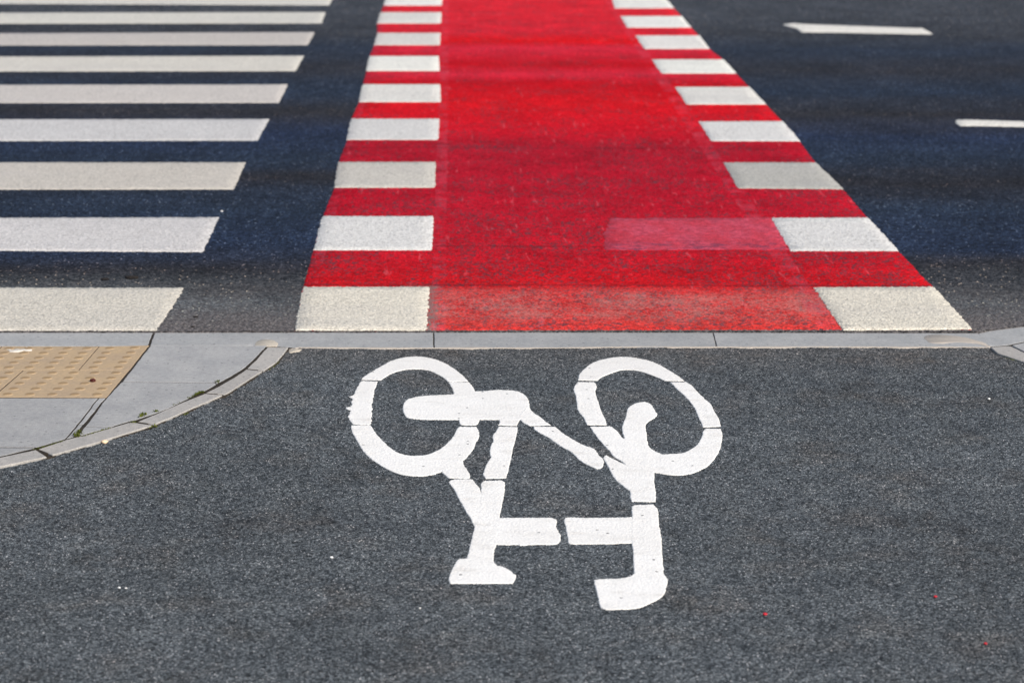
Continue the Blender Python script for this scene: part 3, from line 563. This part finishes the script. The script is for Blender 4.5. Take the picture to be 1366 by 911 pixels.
# ------------------------------------------------------------------ bicycle symbol on the cycle path
allp = [q for v in BIKE.values() for o in v for q in o]
cx = sum(q[0] for q in allp) / len(allp); cy = sum(q[1] for q in allp) / len(allp)
bike = empty('bicycle_symbol', (cx, cy, -.006))
tag(bike, 'white bicycle symbol painted upside down on the grey cycle path', 'bicycle symbol')
names = dict(rear_wheel='wheel', front_wheel='wheel')
for k, (part, outs) in enumerate(BIKE.items()):
    bm = bmesh.new()
    for j, o in enumerate(outs):
        pts = smooth_outline(o, .006)
        amp = .0030 if (part, j) == ('rear_wheel', 1) else .0016
        pts = rough(pts, amp, 85, 2)
        solid(bm, pts, -.009, -.006 + .0017 + .00004 * k, .0014, .022)
    bm.verts.ensure_lookup_table()
    link(names.get(part, part), bm, SYMBOL, bike, diced=1.2)

# ------------------------------------------------------------------ kerb, slabs, edging
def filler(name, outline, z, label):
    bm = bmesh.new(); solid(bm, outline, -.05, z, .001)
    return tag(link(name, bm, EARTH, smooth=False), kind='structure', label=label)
ins_ = [tuple(q) for q in PATHEDGE[:PATHN[0]]]
filler('joint_soil', [(-2.3, 6.9)] + [(q[0] - .012, q[1] + .012) for q in ins_ if q[1] < 8.22] + [(-.62, 8.27), (-.66, 8.285), (-1.05, 8.285), (-2.3, 8.275)], .0008, 'dark soil filling the open joints between the slabs, doubling as painted shade in wide gaps')  # joint dirt; in the wide gaps its dark colour also stands in for depth shade
filler('joint_soil', [(-2.3, 8.28), (-.66, 8.305), (-.55, 8.285), (1.93, 8.305), (1.98, 8.52), (-2.3, 8.505)], -.0058, 'dark soil in the joints of the kerb stones, doubling as painted shade in the open one')  # joint dirt, its dark colour also replaces the shade inside the open kerb joint
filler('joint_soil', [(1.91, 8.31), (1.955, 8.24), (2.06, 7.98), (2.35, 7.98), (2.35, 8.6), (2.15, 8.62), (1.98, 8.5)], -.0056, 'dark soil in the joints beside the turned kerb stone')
def stone(name, outline, z, mat, label, cat, group, bevel=.0014, step=.02, amp=.0018, depth=.05):
    bm = bmesh.new()
    solid(bm, rough(straight_outline(outline, step), amp, 30, 1), z - depth, z, bevel)
    return tag(link(name, bm, mat, smooth=False), label, cat, group)

kl = ['grey kerb stone behind the yellow bumped slabs, left of the open black joint',
      'grey kerb stone with the cream mortar patch, where the curved edging meets it',
      'grey kerb stone in front of the middle of the red crossing',
      'grey kerb stone with a sandy stain, at the crossing corner away from the zebra',
      'grey kerb stone turned away from the row, marked with two pale scratches']
for q, lab in zip(KERB, kl):
    stone('kerb_stone', q, -.004, KERBM, lab, 'kerb stone', 'flush kerb stones along the road')

sl = dict(corner=('paving_slab', 'grey slab in the corner between kerb, curved edging and yellow slabs', 'paving slab'),
          middle=('paving_slab', 'grey slab along the curved edging, bordered by two fine joints', 'paving slab'),
          tip=('paving_slab', 'small pointed grey slab where the mossy joint meets the curved edging', 'paving slab'),
          sliver=('paving_slab', 'very narrow grey slab strip between two black joints', 'paving slab'),
          sliver_end=('paving_slab', 'tiny end piece of the narrow slab strip, beside the green moss', 'paving slab'),
          large=('paving_slab', 'large plain grey slab in front of the yellow bumped slabs', 'paving slab'),
          low=('paving_slab', 'grey slab wedge between the large slab and the curved edging', 'paving slab'))
for k, q in SLAB.items():
    n_, lab, cat = sl[k]
    stone(n_, q, .002, SLABM, lab, cat, 'grey paving slabs of the footpath corner', bevel=.0012)
stone('paving_slab', SMALLSLAB, .002, SLABM, 'grey slab in the narrow gap between turned kerb stone and far edging piece', 'paving slab', 'grey paving slabs of the footpath corner')
el = ['short curved edging piece ending at the cream mortar patch',
      'edging piece between the short end piece and the mossy joint, no moss on it',
      'edging piece beside the longest green moss joint',
      'edging piece between the wide black joint and the mossy joint',
      'edging piece past the wide black joint, leaving the picture',
      'edging piece by the turned kerb stone, away from the zebra']
for q, lab in zip(EDGING, el):
    stone('edging_stone', q, .002, EDGEM, lab, 'edging stone', 'narrow curved edging stones of the footpath', bevel=.002)

tl = ['yellow bumped slab with the white smear on it', 'half yellow bumped slab in the corner at the open kerb joint',
      'whole yellow bumped slab with a dark berry on it', 'yellow bumped slab behind, mostly outside the picture', 'yellow bumped slab in front, cut by the picture border']
for n_, (q, lab) in enumerate(zip(TACTILE, tl)):
    bm = bmesh.new()
    solid(bm, rough(straight_outline(q, .03), .001, 30, 1), -.05, .002, .0012)
    TL, TR, BR, BL = [Vector(v) for v in q]
    w = (TR - TL).length; d = (BL - TL).length
    nx, ny = max(1, round(w / .07)), max(1, round(d / .07))
    for i in range(nx):
        for j in range(ny):
            u, v = (i + .5) / nx, (j + .5) / ny
            pc = TL.lerp(TR, u).lerp(BL.lerp(BR, u), v)
            rings = []
            for rr, zz in ((.0185, .0016), (.0165, .0030), (.0135, .0046), (.0085, .0052)):
                rings.append([bm.verts.new((pc.x + rr * math.cos(a * math.pi / 10), pc.y + rr * math.sin(a * math.pi / 10), zz)) for a in range(20)])
            for ra, rb in zip(rings, rings[1:]):
                for a in range(20): bm.faces.new((ra[a], ra[(a + 1) % 20], rb[(a + 1) % 20], rb[a]))
            bm.faces.new(rings[-1])
    tag(link('tactile_slab', bm, TACT, smooth=False), lab, 'tactile slab', 'yellow bumped slabs at the crossing')

# ------------------------------------------------------------------ small marks and litter
for q, lab in zip(MORTAR, ('rounded cream mortar patch on the kerb at the end of the edging', 'pale mortar lump in the corner of edging, kerb and asphalt')):
    bm = bmesh.new(); solid(bm, rough(smooth_outline(q, .008), .002, 60, 1), -.008, -.0031, .0008)
    tag(link('mortar_patch', bm, MORTARM), lab, 'mortar patch', 'mortar patches on the kerb')
bm = bmesh.new(); solid(bm, rough(smooth_outline(SANDSTAIN, .008), .004, 60, 1), -.008, -.0032, .0008)
tag(link('sand', bm, SANDM), 'thin tan sand washed onto the kerb', kind='stuff')
bm = bmesh.new(); solid(bm, rough(smooth_outline(SMEAR, .006), .003, 80, 1), 0, .0034, .001)
tag(link('dried_smear', bm, SMEARM), 'irregular white smear dried on a yellow bumped slab', 'smear')

def strip(name, line, wdt, z, mat, label, seed):
    pts = [Vector(q) for q in ragged(line, .004, .012, 40, seed)]
    bm = bmesh.new(); prev = None
    for i, q in enumerate(pts):
        d = (pts[min(i + 1, len(pts) - 1)] - pts[max(i - 1, 0)]); n_ = Vector((-d.y, d.x)).normalized()
        k = max(0.0, .55 + 1.3 * noise.noise(Vector((q.x * 9, q.y * 9, seed))) + .7 * noise.noise(Vector((q.x * 45, q.y * 45, seed))))
        row = [bm.verts.new((q.x - n_.x * wdt * .5, q.y - n_.y * wdt * .5, z - .003)), bm.verts.new((q.x, q.y, z + .0012 * min(k, 1.2))), bm.verts.new((q.x + n_.x * wdt * k, q.y + n_.y * wdt * k, z - .0004)), bm.verts.new((q.x + n_.x * wdt * (k + .25), q.y + n_.y * wdt * (k + .25), z - .005))]
        if prev:
            for a in range(3): bm.faces.new((prev[a], row[a], row[a + 1], prev[a + 1]))
        prev = row
    return tag(link(name, bm, mat), label, kind='stuff')
foot = [tuple(q) for q in PATHEDGE[:n0]][::-1]
strip('dirt', foot, .012, -.0028, EARTH, 'dark dirt along the foot of the curved edging', 2)
strip('sand', [tuple(q) for q in PATHEDGE[n0:n0 + n1]][::-1], .012, -.0026, SANDM, 'tan sand lying along the seam of kerb and asphalt', 5)

def chip(name, key, size, mat, label, cat, group, z, flat=.55, seed=0):
    x, y = SPOT[key]
    if key.startswith(('white', 'red')): size *= .68
    bm = bmesh.new(); bmesh.ops.create_icosphere(bm, subdivisions=2, radius=1)
    for v in bm.verts:
        k = 1 + .35 * noise.noise(v.co * 1.3 + Vector((seed * 3.1, seed, 0)))
        v.co = Vector((v.co.x * k * size, v.co.y * k * size * .8, v.co.z * k * size * flat))
    o = link(name, bm, mat)
    o.location = (x, y, z + size * flat * .45)
    return tag(o, label, cat, group)
chip('berry', 'seed', .010, SEEDM, 'dark red-brown berry lying on a yellow bumped slab', 'berry', None, .002, .7, 1)
chip('pebble', 'pale_pebble', .011, PALEM, 'pale orange pebble against the foot of the curved edging', 'pebble', None, -.004, .6, 2)
chip('red_chip', 'red1', .0085, REDM, 'red chip nearest the handlebar of the bicycle symbol', 'chip', 'red chips on the cycle path', -.003, .6, 3)
chip('red_chip', 'red2', .0075, REDM, 'small red chip with a pale pebble close by, middle one of three', 'chip', 'red chips on the cycle path', -.003, .6, 4)
chip('red_chip', 'red3', .0065, REDM, 'smallest dark red chip, in the corner away from the symbol', 'chip', 'red chips on the cycle path', -.003, .6, 5)
for i, (k, s, lab) in enumerate((('lump1', .010, 'black lump of grit between zebra and red crossing, farther from the kerb'), ('lump2', .008, 'black lump of grit between zebra and red crossing, nearest the kerb'), ('lump3', .028, 'widest black lump of grit, beyond the first zebra stripe'), ('lump4', .018, 'smaller black lump beside the widest one beyond the first zebra stripe'))):
    chip('grit_lump', k, s, DARKM, lab, 'grit', 'black lumps of grit on the road', .002, .22, 6 + i)
for i, (k, s, z, lab) in enumerate((('white1', .007, -.003, 'white chip beside the saddle of the bicycle symbol'), ('white2', .005, -.003, 'tiny white chip in front of the saddle of the symbol'), ('white3', .005, -.003, 'white chip of a close pair, the one nearer to the symbol'), ('white4', .006, -.003, 'white chip of a close pair, the one farther from the symbol'), ('white5', .008, -.003, 'white chip under the turned kerb stone and its edging'), ('white6', .009, .002, 'white chip on the road at the end of a zebra stripe'), )):
    chip('white_chip', k, s, WHITEM, lab, 'chip', 'white chips of stone', z, .5, 12 + i)

# moss and small weeds in the joints
bm = bmesh.new()
rnd = random.Random(4)
dens = [(300, .009, .012), (420, .006, .010), (300, .007, .013), (420, .005, .009), (420, .005, .008), (500, .005, .012), (380, .005, .009), (260, .004, .007), (300, .005, .007), (260, .004, .007), (300, .005, .008), (130, .004, .006), (80, .004, .005)]
for line, (dn, wd, ht) in zip(MOSS, dens):
    for a, b in zip(line, line[1:]):
        a, b = Vector(a), Vector(b); L = (b - a).length
        for _ in range(int(L * dn * 5) + 3):
            q = a.lerp(b, rnd.random())
            clump = noise.noise(Vector((q.x * 25, q.y * 25, 1)))
            if clump < -.15: continue
            q = q + Vector((rnd.gauss(0, wd * .5), rnd.gauss(0, wd * .5)))
            az = rnd.random() * 6.283; tilt = rnd.uniform(.2, 1.2)
            l = rnd.uniform(.35, 1.2) * ht * .8 * (1 + clump); w = l * rnd.uniform(.25, .5)
            d = Vector((math.cos(az) * math.sin(tilt), math.sin(az) * math.sin(tilt), math.cos(tilt)))
            s = Vector((-math.sin(az), math.cos(az), 0))
            o = Vector((q.x, q.y, .000))
            vs = [bm.verts.new(o), bm.verts.new(o + d * l * .6 + s * w * .5), bm.verts.new(o + d * l), bm.verts.new(o + d * l * .6 - s * w * .5)]
            bm.faces.new(vs)
ob = link('moss', bm, MOSSM, smooth=False)
tag(ob, 'green moss and tiny weeds growing in the paving joints', kind='stuff')

# ------------------------------------------------------------------ light
w = bpy.data.worlds.new('World'); scene.world = w; w.use_nodes = True
nt = w.node_tree; bg = nt.nodes['Background']
sky = nt.nodes.new('ShaderNodeTexSky'); sky.sky_type = 'NISHITA'; sky.sun_disc = False
SUN_AZ, SUN_EL = math.radians(140), math.radians(38)      # clockwise from +Y
sky.sun_elevation = SUN_EL; sky.sun_rotation = SUN_AZ
sky.air_density = 1.0; sky.dust_density = 3.0
nt.links.new(sky.outputs[0], bg.inputs[0]); bg.inputs[1].default_value = .085
sun = bpy.data.lights.new('sun', 'SUN'); sun.energy = 2.6; sun.angle = math.radians(9); sun.color = (1, .955, .89)
so = bpy.data.objects.new('sun', sun); COL.objects.link(so)
sd = Vector((math.sin(SUN_AZ) * math.cos(SUN_EL), math.cos(SUN_AZ) * math.cos(SUN_EL), math.sin(SUN_EL)))
so.rotation_euler = sd.to_track_quat('Z', 'Y').to_euler(); so.location = (3, -3, 6)

# ------------------------------------------------------------------ camera
from mathutils import Matrix
f, r, u, H = CAM
cam = bpy.data.cameras.new('camera'); co = bpy.data.objects.new('camera', cam); COL.objects.link(co)
co.matrix_world = Matrix(((r[0], u[0], -f[0], 0), (r[1], u[1], -f[1], 0), (r[2], u[2], -f[2], H), (0, 0, 0, 1)))
cam.lens = 85; cam.sensor_width = 36; cam.clip_end = 1000; cam.clip_start = .05
cam.dof.use_dof = True; cam.dof.focus_distance = FOCUS; cam.dof.aperture_fstop = 4.5
scene.camera = co

scene.render.engine = 'CYCLES'
scene.cycles.feature_set = 'EXPERIMENTAL'
scene.cycles.dicing_rate = 1.0; scene.cycles.offscreen_dicing_scale = 16
scene.cycles.max_subdivisions = 12
scene.cycles.max_bounces = 6
vs = scene.view_settings
vs.view_transform = 'Standard'; vs.look = 'None'; vs.gamma = 1; vs.use_curve_mapping = False
vs.exposure = 0.55
